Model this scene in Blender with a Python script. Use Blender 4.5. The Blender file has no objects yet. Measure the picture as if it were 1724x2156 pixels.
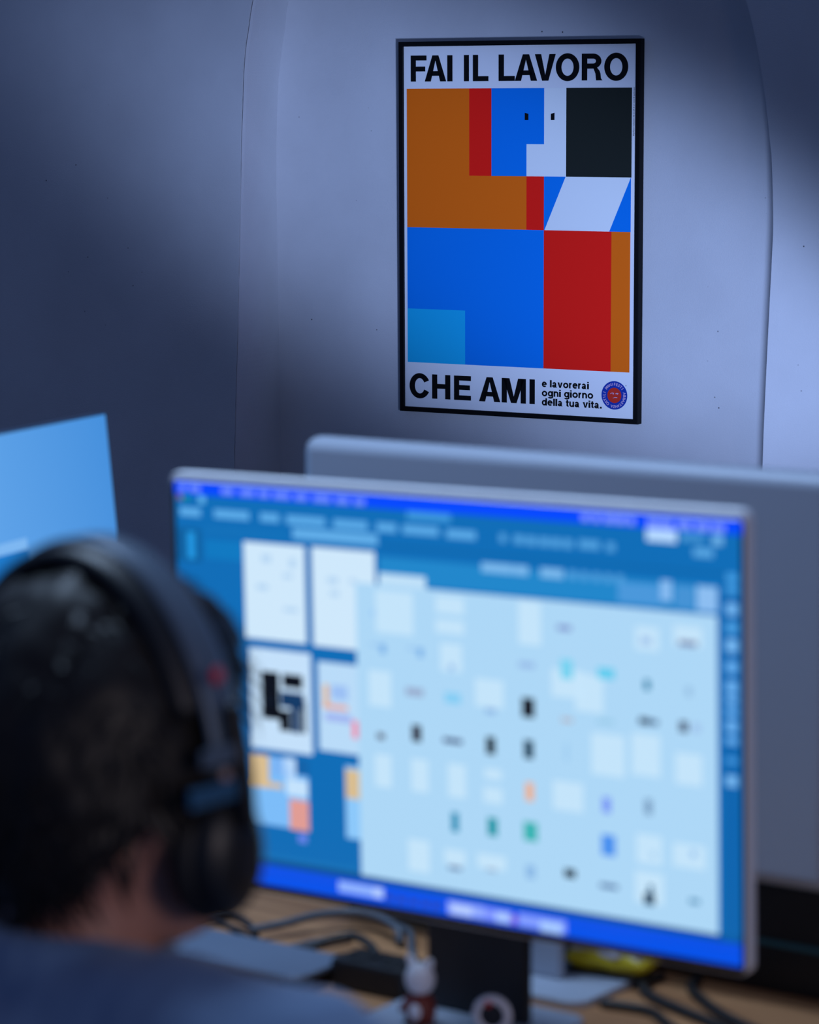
import bpy, bmesh, math, random
from mathutils import Matrix, Vector, noise
random.seed(7)
PI = math.pi
scene = bpy.context.scene
COL = scene.collection

# ------------------------------------------------------------------ camera
CAM_Z, PITCH, ROLL = 1.5, 0.13343, -0.00518
fwd = Vector((0, math.cos(PITCH), -math.sin(PITCH)))
up0 = Vector((0, math.sin(PITCH), math.cos(PITCH)))
rt0 = Vector((1, 0, 0))
rt = rt0*math.cos(ROLL) + up0*math.sin(ROLL)
up = up0*math.cos(ROLL) - rt0*math.sin(ROLL)
cd = bpy.data.cameras.new('camera')
cam = bpy.data.objects.new('camera', cd)
COL.objects.link(cam)
cam.matrix_world = Matrix(((rt.x, up.x, -fwd.x, 0), (rt.y, up.y, -fwd.y, 0), (rt.z, up.z, -fwd.z, CAM_Z), (0, 0, 0, 1)))
cd.sensor_fit = 'HORIZONTAL'
cd.sensor_width = 24.0
cd.lens = 6016.9*24.0/1724.0
cd.clip_start = 0.05
cd.dof.use_dof = True
cd.dof.focus_distance = 5.45
cd.dof.aperture_fstop = 4.9
scene.camera = cam

# ------------------------------------------------------------------ world, lamps, exposure
scene.view_settings.view_transform = 'Standard'
scene.view_settings.look = 'None'
scene.view_settings.exposure = 0.0
scene.view_settings.gamma = 1.0
scene.view_settings.use_curve_mapping = False
world = bpy.data.worlds.new('room_air')
scene.world = world
world.use_nodes = True
wb = world.node_tree.nodes['Background']
wb.inputs[0].default_value = (0.022, 0.041, 0.104, 1)
wb.inputs[1].default_value = 1.7

# the wall frame: u runs along the wall to the right, n points into the room
WALL_YAW = -0.51657
W0 = Vector((0.2178, 5.5154, 0))
WU = Vector((math.cos(WALL_YAW), math.sin(WALL_YAW), 0))
WN = Vector((math.sin(WALL_YAW), -math.cos(WALL_YAW), 0))
def wall_pt(u, d, z): return W0 + WU*u + WN*d + Vector((0, 0, z))

def area_lamp(name, loc, target, sx, sy, power, color, spread=PI, tilt=0.0):
    ld = bpy.data.lights.new(name, 'AREA')
    ld.shape = 'RECTANGLE'; ld.size = sx; ld.size_y = sy
    ld.energy = power; ld.color = color; ld.spread = spread
    o = bpy.data.objects.new(name, ld); COL.objects.link(o)
    d = (target - loc).normalized()
    o.matrix_world = Matrix.Translation(loc) @ d.to_track_quat('-Z', 'Y').to_matrix().to_4x4() @ Matrix.Rotation(tilt, 4, 'Z')
    return o
# spotlight with an oval beam standing on the right, outside the frame: a soft slanting band across the niche
sp = bpy.data.lights.new('spot_lamp_light', 'SPOT')
sp.energy = 232.9; sp.color = (0.39, 0.55, 1.0); sp.spot_size = 2*0.1850; sp.spot_blend = 0.954; sp.shadow_soft_size = 0.11
so = bpy.data.objects.new('spot_lamp_light', sp); COL.objects.link(so)
s_loc = wall_pt(1.440, 2.100, 1.021); s_dir = (wall_pt(0.093, 0.0, 1.257)-s_loc).normalized()
s_long = WU*math.cos(-0.448) + Vector((0, 0, math.sin(-0.448))); s_long = (s_long - s_dir*s_long.dot(s_dir)).normalized()
s_up = (-s_dir).cross(s_long)
so.matrix_world = Matrix.Translation(s_loc) @ Matrix((s_long, s_up, -s_dir)).transposed().to_4x4() @ Matrix.Diagonal((2.482, 1, 1, 1))
# cool ceiling lamp hanging over the desk, shining straight down
area_lamp('ceiling_lamp_light', Vector((-0.40, 2.45, 2.65)), Vector((-0.36, 2.35, 0)), 0.6, 0.6, 12.5, (0.50, 0.70, 1.0), math.radians(110))

# weak warm fill added behind the camera to the right, lifts neck and desk
area_lamp('side_fill_light', Vector((1.15, 0.05, 1.55)), Vector((-0.10, 1.9, 0.98)), 0.5, 0.5, 1.5, (1.0, 0.86, 0.86), math.radians(80))

# ------------------------------------------------------------------ helpers
def srgb(h):
    h = h.lstrip('#'); o = []
    for i in (0, 2, 4):
        c = int(h[i:i+2], 16)/255
        o.append(c/12.92 if c <= 0.04045 else ((c+0.055)/1.055)**2.4)
    return tuple(o)
MATS = {}
def mat(name, color, rough=0.5, metal=0.0, bump=0.0, bscale=200.0, spec=0.5, var=0.0, vscale=8.0, sheen=0.0, emit=None, estr=1.0):
    if name in MATS: return MATS[name]
    m = bpy.data.materials.new(name); m.use_nodes = True
    nt = m.node_tree; b = nt.nodes['Principled BSDF']
    b.inputs['Base Color'].default_value = (*color, 1)
    b.inputs['Roughness'].default_value = rough
    b.inputs['Metallic'].default_value = metal
    b.inputs['Specular IOR Level'].default_value = spec
    b.inputs['Sheen Weight'].default_value = sheen
    if emit:
        b.inputs['Emission Color'].default_value = (*emit, 1); b.inputs['Emission Strength'].default_value = estr
    tc = nt.nodes.new('ShaderNodeTexCoord')
    if bump:
        n = nt.nodes.new('ShaderNodeTexNoise'); n.inputs['Scale'].default_value = bscale; n.inputs['Detail'].default_value = 4
        bp = nt.nodes.new('ShaderNodeBump'); bp.inputs['Strength'].default_value = bump; bp.inputs['Distance'].default_value = 0.002
        nt.links.new(tc.outputs['Object'], n.inputs['Vector']); nt.links.new(n.outputs['Fac'], bp.inputs['Height'])
        nt.links.new(bp.outputs['Normal'], b.inputs['Normal'])
    if var:
        n = nt.nodes.new('ShaderNodeTexNoise'); n.inputs['Scale'].default_value = vscale; n.inputs['Detail'].default_value = 5
        mx = nt.nodes.new('ShaderNodeMix'); mx.data_type = 'RGBA'
        mx.inputs['A'].default_value = (*[c*(1-var) for c in color], 1); mx.inputs['B'].default_value = (*[min(1, c*(1+var)) for c in color], 1)
        nt.links.new(tc.outputs['Object'], n.inputs['Vector']); nt.links.new(n.outputs['Fac'], mx.inputs['Factor'])
        nt.links.new(mx.outputs['Result'], b.inputs['Base Color'])
    MATS[name] = m
    return m
def plaster():
    m = mat('plaster', (0.74, 0.73, 0.75), rough=0.9, spec=0.2)
    nt = m.node_tree; b = nt.nodes['Principled BSDF']; N = nt.nodes.new; L = nt.links.new
    tc = N('ShaderNodeTexCoord')
    n1 = N('ShaderNodeTexNoise'); n1.inputs['Scale'].default_value = 420; n1.inputs['Detail'].default_value = 3
    n2 = N('ShaderNodeTexNoise'); n2.inputs['Scale'].default_value = 5; n2.inputs['Detail'].default_value = 6
    v = N('ShaderNodeTexVoronoi'); v.inputs['Scale'].default_value = 26
    rp = N('ShaderNodeValToRGB'); rp.color_ramp.elements[0].position = 0.030; rp.color_ramp.elements[0].color = (0.12, 0.12, 0.13, 1)
    rp.color_ramp.elements[1].position = 0.045; rp.color_ramp.elements[1].color = (1, 1, 1, 1)
    n3 = N('ShaderNodeTexNoise'); n3.inputs['Scale'].default_value = 3.0
    r3 = N('ShaderNodeValToRGB'); r3.color_ramp.elements[0].position = 0.50; r3.color_ramp.elements[1].position = 0.58
    mxp = N('ShaderNodeMix'); mxp.data_type = 'RGBA'; mxp.inputs['A'].default_value = (1, 1, 1, 1)
    cr = N('ShaderNodeValToRGB'); cr.color_ramp.elements[0].color = (0.575, 0.57, 0.585, 1); cr.color_ramp.elements[1].color = (0.645, 0.64, 0.655, 1)
    cr.color_ramp.elements[0].position = 0.3; cr.color_ramp.elements[1].position = 0.7
    mm = N('ShaderNodeMix'); mm.data_type = 'RGBA'; mm.blend_type = 'MULTIPLY'; mm.inputs['Factor'].default_value = 1
    ad = N('ShaderNodeMath'); ad.operation = 'ADD'
    ml = N('ShaderNodeMath'); ml.operation = 'MULTIPLY'; ml.inputs[1].default_value = 6.0
    bp = N('ShaderNodeBump'); bp.inputs['Strength'].default_value = 0.35; bp.inputs['Distance'].default_value = 0.0012
    for t in (n1, n2, v, n3): L(tc.outputs['Object'], t.inputs['Vector'])
    L(n2.outputs['Fac'], ml.inputs[0]); L(n1.outputs['Fac'], ad.inputs[0]); L(ml.outputs[0], ad.inputs[1])
    L(ad.outputs[0], bp.inputs['Height']); L(bp.outputs['Normal'], b.inputs['Normal'])
    L(n2.outputs['Fac'], cr.inputs['Fac']); L(v.outputs['Distance'], rp.inputs['Fac']); L(n3.outputs['Fac'], r3.inputs['Fac'])
    L(r3.outputs['Color'], mxp.inputs['Factor']); L(rp.outputs['Color'], mxp.inputs['B'])
    L(cr.outputs['Color'], mm.inputs['A']); L(mxp.outputs['Result'], mm.inputs['B']); L(mm.outputs['Result'], b.inputs['Base Color'])
    return m
def wood():
    m = mat('oak_laminate', (0.36, 0.22, 0.13), rough=0.55)
    nt = m.node_tree; b = nt.nodes['Principled BSDF']; N = nt.nodes.new; L = nt.links.new
    tc = N('ShaderNodeTexCoord'); mp = N('ShaderNodeMapping'); mp.inputs['Scale'].default_value = (2.2, 40, 40)
    n = N('ShaderNodeTexNoise'); n.inputs['Scale'].default_value = 1.6; n.inputs['Detail'].default_value = 7; n.inputs['Distortion'].default_value = 0.4
    cr = N('ShaderNodeValToRGB'); e = cr.color_ramp.elements
    e[0].position = 0.32; e[0].color = (0.24, 0.10, 0.038, 1); e[1].position = 0.66; e[1].color = (0.50, 0.245, 0.105, 1)
    bp = N('ShaderNodeBump'); bp.inputs['Strength'].default_value = 0.1
    L(tc.outputs['Object'], mp.inputs['Vector']); L(mp.outputs['Vector'], n.inputs['Vector']); L(n.outputs['Fac'], cr.inputs['Fac'])
    L(cr.outputs['Color'], b.inputs['Base Color']); L(n.outputs['Fac'], bp.inputs['Height']); L(bp.outputs['Normal'], b.inputs['Normal'])
    return m
def print_mat(name, emission=False, rough=0.5):
    m = bpy.data.materials.new(name); m.use_nodes = True
    nt = m.node_tree; b = nt.nodes['Principled BSDF']
    a = nt.nodes.new('ShaderNodeVertexColor'); a.layer_name = 'ink'
    if emission:
        b.inputs['Base Color'].default_value = (0.01, 0.01, 0.012, 1); b.inputs['Roughness'].default_value = 0.25
        nt.links.new(a.outputs['Color'], b.inputs['Emission Color']); b.inputs['Emission Strength'].default_value = 1.0
    else:
        nt.links.new(a.outputs['Color'], b.inputs['Base Color']); b.inputs['Roughness'].default_value = rough
        b.inputs['Specular IOR Level'].default_value = 0.12
    MATS[name] = m
    return m

def link(name, me, m=None, parent=None, mw=None, smooth=False):
    o = bpy.data.objects.new(name, me); COL.objects.link(o)
    if m: me.materials.append(m)
    if smooth:
        for p in me.polygons: p.use_smooth = True
    if parent: o.parent = parent
    if mw is not None: o.matrix_local = mw
    return o
def obj(name, bm, m, parent=None, mw=None, smooth=False, recalc=True):
    if recalc: bmesh.ops.recalc_face_normals(bm, faces=bm.faces)
    me = bpy.data.meshes.new(name); bm.to_mesh(me); bm.free()
    return link(name, me, m, parent, mw, smooth)
def tag(o, label, cat, group=None):
    o['label'] = label; o['category'] = cat
    if group: o['group'] = group
    return o
def struct(o, label, cat):
    o['kind'] = 'structure'; tag(o, label, cat); return o
def thing(name, label, cat, mw, group=None):
    o = bpy.data.objects.new(name, None); COL.objects.link(o); o.empty_display_size = 0.05
    o.matrix_world = mw
    return tag(o, label, cat, group)
def box(bm, c, s, bev=0.0, seg=2, rot=None):
    r = bmesh.ops.create_cube(bm, size=1.0)
    vs = r['verts']
    for v in vs: v.co = Vector((v.co.x*s[0], v.co.y*s[1], v.co.z*s[2]))
    if bev:
        es = list({e for v in vs for e in v.link_edges})
        r2 = bmesh.ops.bevel(bm, geom=es, offset=bev, segments=seg, profile=0.5, affect='EDGES')
        vs = list(set(r2['verts']) | {v for v in vs if v.is_valid})
    for v in vs:
        co = v.co if rot is None else rot @ v.co
        v.co = co + Vector(c)
    return vs
def bxm(c, s, bev=0.0, rot=None, seg=2):
    bm = bmesh.new(); box(bm, c, s, bev, seg, rot); return bm
def ell(bm, c, r, seg=20, rings=12, rot=None):
    c = Vector(c); N = bm.verts.new; F = bm.faces.new
    def P(x, y, z):
        co = Vector((x*r[0], y*r[1], z*r[2]))
        return N((rot @ co if rot is not None else co)+c)
    top = P(0, 0, 1); bot = P(0, 0, -1); R = []
    for j in range(1, rings):
        t = PI*j/rings; s_, c_ = math.sin(t), math.cos(t)
        R.append([P(s_*math.cos(2*PI*k/seg), s_*math.sin(2*PI*k/seg), c_) for k in range(seg)])
    for k in range(seg):
        k2 = (k+1) % seg
        F((top, R[0][k], R[0][k2])); F((bot, R[-1][k2], R[-1][k]))
        for j in range(len(R)-1): F((R[j][k], R[j+1][k], R[j+1][k2], R[j][k2]))
def sweep(bm, pts, radii, seg=14):
    """rounded tapered limb: overlapping spheres along a polyline"""
    for i in range(len(pts)-1):
        p, q = Vector(pts[i]), Vector(pts[i+1]); L = (q-p).length
        n = max(2, int(L/(0.45*min(radii[i], radii[i+1])))+1)
        for k in range(n+1):
            if i and k == 0: continue
            t = k/n; r = radii[i]*(1-t)+radii[i+1]*t
            ell(bm, p.lerp(q, t), (r, r, r), seg, 8)
def smooth_path(pts, n=8):
    P = [Vector(p) for p in pts]; out = []
    for i in range(len(P)-1):
        p0 = P[max(i-1, 0)]; p1 = P[i]; p2 = P[i+1]; p3 = P[min(i+2, len(P)-1)]
        for k in range(n):
            t = k/n
            out.append(0.5*((2*p1)+(p2-p0)*t+(2*p0-5*p1+4*p2-p3)*t*t+(3*p1-p0-3*p2+p3)*t**3))
    out.append(P[-1]); return out
def tube(bm, pts, r, seg=8, n=8):
    P = smooth_path(pts, n) if n > 1 else [Vector(p) for p in pts]
    rings = []; prev = None
    for i, p in enumerate(P):
        d = (P[min(i+1, len(P)-1)]-P[max(i-1, 0)]).normalized()
        a = prev if prev is not None else (Vector((0, 0, 1)) if abs(d.z) < 0.9 else Vector((1, 0, 0)))
        a = (a-d*a.dot(d)).normalized(); b = d.cross(a); prev = a
        rings.append([bm.verts.new(p+a*math.cos(2*PI*k/seg)*r+b*math.sin(2*PI*k/seg)*r) for k in range(seg)])
    for i in range(len(rings)-1):
        for k in range(seg): bm.faces.new((rings[i][k], rings[i][(k+1) % seg], rings[i+1][(k+1) % seg], rings[i+1][k]))
    bm.faces.new(rings[0][::-1]); bm.faces.new(rings[-1])
def rr(w, h, r, n=6):
    """rounded rectangle outline in x,z"""
    o = []
    for cx, cz, a0 in ((w/2-r, h/2-r, 0), (-w/2+r, h/2-r, 90), (-w/2+r, -h/2+r, 180), (w/2-r, -h/2+r, 270)):
        for k in range(n+1):
            a = math.radians(a0+90*k/n); o.append((cx+r*math.cos(a), cz+r*math.sin(a)))
    return o
def loft(bm, w, h, rc, prof, dx=0, dz=0):
    """slab of rounded-rectangle rings; prof = [(inset, y)]"""
    rings = []
    for ins, y in prof:
        rings.append([bm.verts.new((x+dx, y, z+dz)) for x, z in rr(w-2*ins, h-2*ins, max(rc-ins, 0.001))])
    n = len(rings[0])
    for i in range(len(rings)-1):
        for k in range(n): bm.faces.new((rings[i][k], rings[i][(k+1) % n], rings[i+1][(k+1) % n], rings[i+1][k]))
    bm.faces.new(rings[0]); bm.faces.new(rings[-1][::-1])
def lathe(bm, prof, seg=24, c=(0, 0, 0)):
    rings = []
    for r, z in prof:
        rings.append([bm.verts.new((c[0]+r*math.cos(2*PI*k/seg), c[1]+r*math.sin(2*PI*k/seg), c[2]+z)) for k in range(seg)])
    for i in range(len(rings)-1):
        for k in range(seg): bm.faces.new((rings[i][k], rings[i][(k+1) % seg], rings[i+1][(k+1) % seg], rings[i+1][k]))
    bm.faces.new(rings[0][::-1]); bm.faces.new(rings[-1])
def torus(bm, R, r, c=(0, 0, 0), rot=None, seg=28, sg=8, sx=1.0, sz=1.0):
    vs = []
    for i in range(seg):
        a = 2*PI*i/seg; ring = []
        for k in range(sg):
            t = 2*PI*k/sg
            co = Vector(((R+r*math.cos(t))*math.cos(a)*sx, r*math.sin(t), (R+r*math.cos(t))*math.sin(a)*sz))
            if rot is not None: co = rot @ co
            ring.append(bm.verts.new(co+Vector(c)))
        vs.append(ring)
    for i in range(seg):
        for k in range(sg): bm.faces.new((vs[i][k], vs[(i+1) % seg][k], vs[(i+1) % seg][(k+1) % sg], vs[i][(k+1) % sg]))
def evaluated(bm, mods):
    """run modifiers over a bmesh and hand back a plain mesh"""
    me = bpy.data.meshes.new('tmp'); bm.to_mesh(me); bm.free()
    o = bpy.data.objects.new('tmp', me); COL.objects.link(o)
    for kind, kw in mods:
        md = o.modifiers.new(kind, kind)
        for k, v in kw.items(): setattr(md, k, v)
    dg = bpy.context.evaluated_depsgraph_get(); dg.update()
    out = bpy.data.meshes.new_from_object(o.evaluated_get(dg))
    bpy.data.objects.remove(o); bpy.data.meshes.remove(me)
    return out
class Ink:
    """flat coloured print: polygons in x,z at y=-layer*step, one colour attribute"""
    def __init__(self, step=0.00015): self.v = []; self.f = []; self.c = []; self.step = step
    def poly(self, pts, col, layer=0):
        i = len(self.v); self.v += [(x, -layer*self.step, z) for x, z in pts]
        self.f.append(tuple(range(i, i+len(pts)))); self.c.append(col)
    def rect(self, x0, z0, x1, z1, col, layer=0): self.poly([(x0, z0), (x1, z0), (x1, z1), (x0, z1)], col, layer)
    def ring(self, cx, cz, rx, rz, tx, tz, a0, a1, col, layer, n=40):
        P = []
        for k in range(n+1):
            a = math.radians(a0+(a1-a0)*k/n); P.append((math.cos(a), math.sin(a)))
        for k in range(n):
            (c0, s0), (c1, s1) = P[k], P[k+1]
            self.poly([(cx+rx*c0, cz+rz*s0), (cx+rx*c1, cz+rz*s1), (cx+(rx-tx)*c1, cz+(rz-tz)*s1), (cx+(rx-tx)*c0, cz+(rz-tz)*s0)], col, layer)
    def disc(self, cx, cz, r, col, layer, n=48):
        self.poly([(cx+r*math.cos(2*PI*k/n), cz+r*math.sin(2*PI*k/n)) for k in range(n)], col, layer)
    def text(self, s, x, z, size, col, layer, width=None, bold=0.0, rot=0.0, align='LEFT', space=1.0):
        cu = bpy.data.curves.new('t', 'FONT'); cu.body = s; cu.size = size; cu.offset = bold; cu.align_x = align; cu.space_character = space
        cu.resolution_u = 4
        o = bpy.data.objects.new('t', cu); COL.objects.link(o)
        dg = bpy.context.evaluated_depsgraph_get(); dg.update()
        me = bpy.data.meshes.new_from_object(o.evaluated_get(dg))
        V = [(v.co.x, v.co.y) for v in me.vertices]
        if V:
            x0 = min(v[0] for v in V); x1 = max(v[0] for v in V)
            sx = width/(x1-x0) if width else 1.0
            if width: V = [((a-x0)*sx, b) for a, b in V]
            ca, sa = math.cos(rot), math.sin(rot)
            V = [(x+a*ca-b*sa, z+a*sa+b*ca) for a, b in V]
            for p in me.polygons: self.poly([V[i] for i in p.vertices], col, layer)
        bpy.data.objects.remove(o); bpy.data.curves.remove(cu); bpy.data.meshes.remove(me)
    def build(self, name, m, parent, mw=None):
        me = bpy.data.meshes.new(name); me.from_pydata(self.v, [], self.f)
        ca = me.color_attributes.new('ink', 'FLOAT_COLOR', 'CORNER')
        k = 0
        for p, c in zip(me.polygons, self.c):
            for _ in p.vertices: ca.data[k].color = (*c, 1); k += 1
        return link(name, me, m, parent, mw)

# ------------------------------------------------------------------ the room
PL = plaster()
def spl(pts, n=5): return [(v.x, v.y) for v in smooth_path([(a, b, 0) for a, b in pts], n)]
PIER = 0.16
L_OUT = [(-0.575, 0.0), (-0.570, 0.45), (-0.5607, 0.8175), (-0.5575, 0.9127), (-0.5532, 1.0076), (-0.5484, 1.1019), (-0.5447, 1.1957), (-0.541, 1.2891), (-0.5379, 1.382), (-0.5359, 1.4744), (-0.532, 1.548), (-0.5283, 1.6121), (-0.5232, 1.6578), (-0.5161, 1.6941), (-0.5054, 1.7484), (-0.470, 1.87), (-0.40, 2.02), (-0.28, 2.19), (-0.12, 2.31), (0.05, 2.35)]
L_IN = [(-0.554, 0.0), (-0.554, 0.5), (-0.5541, 0.8103), (-0.5536, 0.898), (-0.5528, 0.995), (-0.5527, 1.0915), (-0.5531, 1.1876), (-0.5536, 1.2833), (-0.5545, 1.3785), (-0.5533, 1.4733), (-0.5486, 1.5677), (-0.5441, 1.6147), (-0.5373, 1.6615), (-0.5301, 1.6988), (-0.5205, 1.7545), (-0.485, 1.87), (-0.41, 2.02), (-0.285, 2.19), (-0.12, 2.31), (0.05, 2.35)]
R_OUT = [(0.553, 0.0), (0.562, 0.5), (0.5695, 0.8928), (0.5726, 1.0085), (0.5774, 1.1362), (0.5823, 1.2545), (0.5845, 1.3301), (0.581, 1.4304), (0.5769, 1.4721), (0.5659, 1.5552), (0.5505, 1.6383), (0.5279, 1.7214), (0.48, 1.85), (0.40, 2.02), (0.29, 2.19), (0.16, 2.31), (0.05, 2.35)]
def at_z(pl, z):
    for (a, b), (c, d) in zip(pl, pl[1:]):
        if b <= z <= d: return a+(c-a)*(z-b)/max(d-b, 1e-9)
    return pl[-1][0]
def strip(bm, A, B):
    va = [bm.verts.new(p) for p in A]; vb = [bm.verts.new(p) for p in B]
    for i in range(len(va)-1): bm.faces.new((va[i], vb[i], vb[i+1], va[i+1]))
lo = spl(L_OUT, 8); li = spl(L_IN, 8); ro = spl(R_OUT, 8)
rg = random.Random(3)
lj = [(u+(rg.uniform(-0.0008, 0.0004) if 0.7 < z < 1.9 else 0), z) for u, z in lo]
bm = bmesh.new()                                     # left pier with its reveal and the ragged plaster joint
g = lambda z: 0.0006 + 0.0022*min(1, max(0, (z-1.36)/0.12))
strip(bm, [wall_pt(-3.2, PIER, z) for u, z in lo], [wall_pt(u, PIER, z) for u, z in lj])
strip(bm, [wall_pt(u, PIER, z) for u, z in lj], [wall_pt(u, PIER-0.012, z) for u, z in lj])
strip(bm, [wall_pt(u, PIER-0.012, z) for u, z in lj], [wall_pt(u+g(z), PIER-0.012, z) for u, z in lo])
strip(bm, [wall_pt(u+g(z), PIER-0.012, z) for u, z in lo], [wall_pt(u+g(z), PIER-0.0012, z) for u, z in lo])
strip(bm, [wall_pt(u+g(z), PIER-0.0012, z) for u, z in lo], [wall_pt(at_z(li, z), 0, z) for u, z in lo])
struct(obj('wall_left', bm, PL, recalc=False), 'plaster pier left of the arched niche with rough edge', 'wall')
bm = bmesh.new()
strip(bm, [wall_pt(u, PIER, z) for u, z in ro], [wall_pt(2.6, PIER, z) for u, z in ro])
strip(bm, [wall_pt(u+0.012, 0, z) for u, z in ro], [wall_pt(u, PIER, z) for u, z in ro])
struct(obj('wall_right', bm, PL, recalc=False), 'bright plaster pier right of the arched niche', 'wall')
bm = bmesh.new()
strip(bm, [wall_pt(-3.2, PIER, 2.35), wall_pt(-3.2, PIER, 3.2)], [wall_pt(2.6, PIER, 2.35), wall_pt(2.6, PIER, 3.2)])
struct(obj('wall_upper', bm, PL, recalc=False), 'plaster wall above the arched niche', 'wall')
bm = bmesh.new()
strip(bm, [wall_pt(-0.75, 0, 0), wall_pt(-0.75, 0, 2.5)], [wall_pt(0.75, 0, 0), wall_pt(0.75, 0, 2.5)])
struct(obj('wall_back', bm, PL, recalc=False), 'recessed back of the niche behind the framed poster', 'wall')
FL = mat('floor_screed', (0.10, 0.10, 0.11), rough=0.6, var=0.2)
bm = bmesh.new(); box(bm, (0, 2.8, -0.02), (9, 8.5, 0.04))
struct(obj('floor', bm, FL), 'dark grey screed floor under the desk', 'floor')

# ------------------------------------------------------------------ framed poster
BLACK = mat('frame_black', (0.004, 0.004, 0.005), rough=0.6, spec=0.12)
INKM = print_mat('poster_ink', rough=0.6)
PM = Matrix.Translation((0.20693, 5.49625, CAM_Z-0.19515)) @ Matrix.Rotation(WALL_YAW, 4, 'Z') @ Matrix.Rotation(0.00946, 4, 'X') @ Matrix.Rotation(0.0068, 4, 'Y')
poster = thing('framed_poster', 'black framed poster with FAI IL LAVORO in heavy black letters and colour blocks', 'poster', PM)
fw, fh, fr = 0.5175, 0.720, 0.0092
def rail(w, mitre_len, horizontal, pos):
    """mitred rail, front at y=0, 18 mm deep"""
    bm = bmesh.new(); o = mitre_len/2; i = o-w
    prof = [(o, 0.0012), (o, 0.018), (i, 0.018), (i, 0.0)]
    A = []; s = {'t': 1, 'b': -1, 'l': -1, 'r': 1}[pos]
    out = (fh/2 if horizontal else fw/2)*s; inn = out-w*s
    oo = out-0.0012*s
    def P(t, lvl, y):
        return (t, y, lvl) if horizontal else (lvl, y, t)
    pts = [(out, 0.0012), (oo, 0.0), (inn, 0.0), (inn, 0.018), (out, 0.018)]
    e0 = [bm.verts.new(P(-(o-abs(out-l)), l, y)) for l, y in pts]; e1 = [bm.verts.new(P(o-abs(out-l), l, y)) for l, y in pts]
    for k in range(5): bm.faces.new((e0[k], e0[(k+1) % 5], e1[(k+1) % 5], e1[k]))
    bm.faces.new(e0); bm.faces.new(e1[::-1])
    return bm
for pos, hz, ln in (('t', True, fw), ('b', True, fw), ('l', False, fh), ('r', False, fh)):
    obj('frame_rail', rail(fr, ln, hz, pos), BLACK, poster)
obj('backing_board', bxm((0, 0.0125, 0), (fw-0.012, 0.009, fh-0.012)), mat('hardboard', (0.25, 0.17, 0.1), rough=0.8), poster)
paper = mat('poster_paper', (0.88, 0.88, 0.90), rough=0.6, spec=0.25)
obj('paper', bxm((0, 0.0071, 0), (fw-0.014, 0.0012, fh-0.014)), paper, poster)
PRM = Matrix.Translation((0, 0.0063, 0))
OR, RD, BL, WH, DK, LB, TX = (0.97, 0.165, 0.006), (1.0, 0.014, 0.008), (0.002, 0.21, 0.78), (0.90, 0.93, 0.92), (0.018, 0.022, 0.018), (0.010, 0.46, 0.80), (0.004, 0.004, 0.005)
X = dict(a=-0.2432, b=-0.1052, c=-0.0568, d=0.0189, e=0.0563, f=0.1030, g=0.1990, h=0.2387)
Z = dict(t=0.2700, n=0.1643, m=0.1035, k=0.0018, b=-0.2628)
art = Ink()
art.poly([(X['a'], Z['t']), (X['a'], Z['k']), (X['d'], Z['k']), (X['d'], Z['m']), (X['b'], Z['m']), (X['b'], Z['t'])], OR, 1)
art.rect(X['b'], Z['m'], X['c'], Z['t'], RD, 1)
art.poly([(X['c'], Z['t']), (X['c'], Z['m']), (X['d'], Z['m']), (X['d'], Z['n']), (X['e'], Z['n']), (X['e'], Z['t'])], BL, 1)
art.poly([(X['e'], Z['t']), (X['e'], Z['n']), (X['d'], Z['n']), (X['d'], Z['m']), (X['f'], Z['m']), (X['f'], Z['t'])], WH, 1)
art.rect(X['f'], Z['m'], 0.2395, Z['t'], DK, 1)
art.rect(X['d'], Z['k'], X['e'], Z['m'], RD, 1)
art.poly([(X['e'], Z['m']), (X['e'], Z['k']), (0.0575, Z['k']), (0.1022, Z['m'])], BL, 1)
art.poly([(0.0575, Z['k']), (0.1942, Z['k']), (0.2384, Z['m']), (0.1022, Z['m'])], WH, 1)
art.poly([(0.1942, Z['k']), (X['h'], Z['k']), (X['h'], Z['m']), (0.2384, Z['m'])], BL, 1)
art.rect(X['a'], Z['b'], X['e'], Z['k'], BL, 1)
art.rect(X['a'], Z['b'], -0.1145, -0.1573, LB, 2)
art.rect(X['e'], Z['b'], X['g'], Z['k'], RD, 1)
art.rect(X['g'], Z['b'], 0.2382, Z['k'], OR, 1)
art.poly([(0.0150, 0.2236), (0.0150, 0.2097), (0.0229, 0.2097), (0.0229, 0.2216)], TX, 2)
art.poly([(0.0705, 0.2216), (0.0705, 0.2098), (0.0784, 0.2098), (0.0784, 0.2236)], TX, 2)
art.build('colour_blocks', INKM, poster, PRM)

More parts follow.
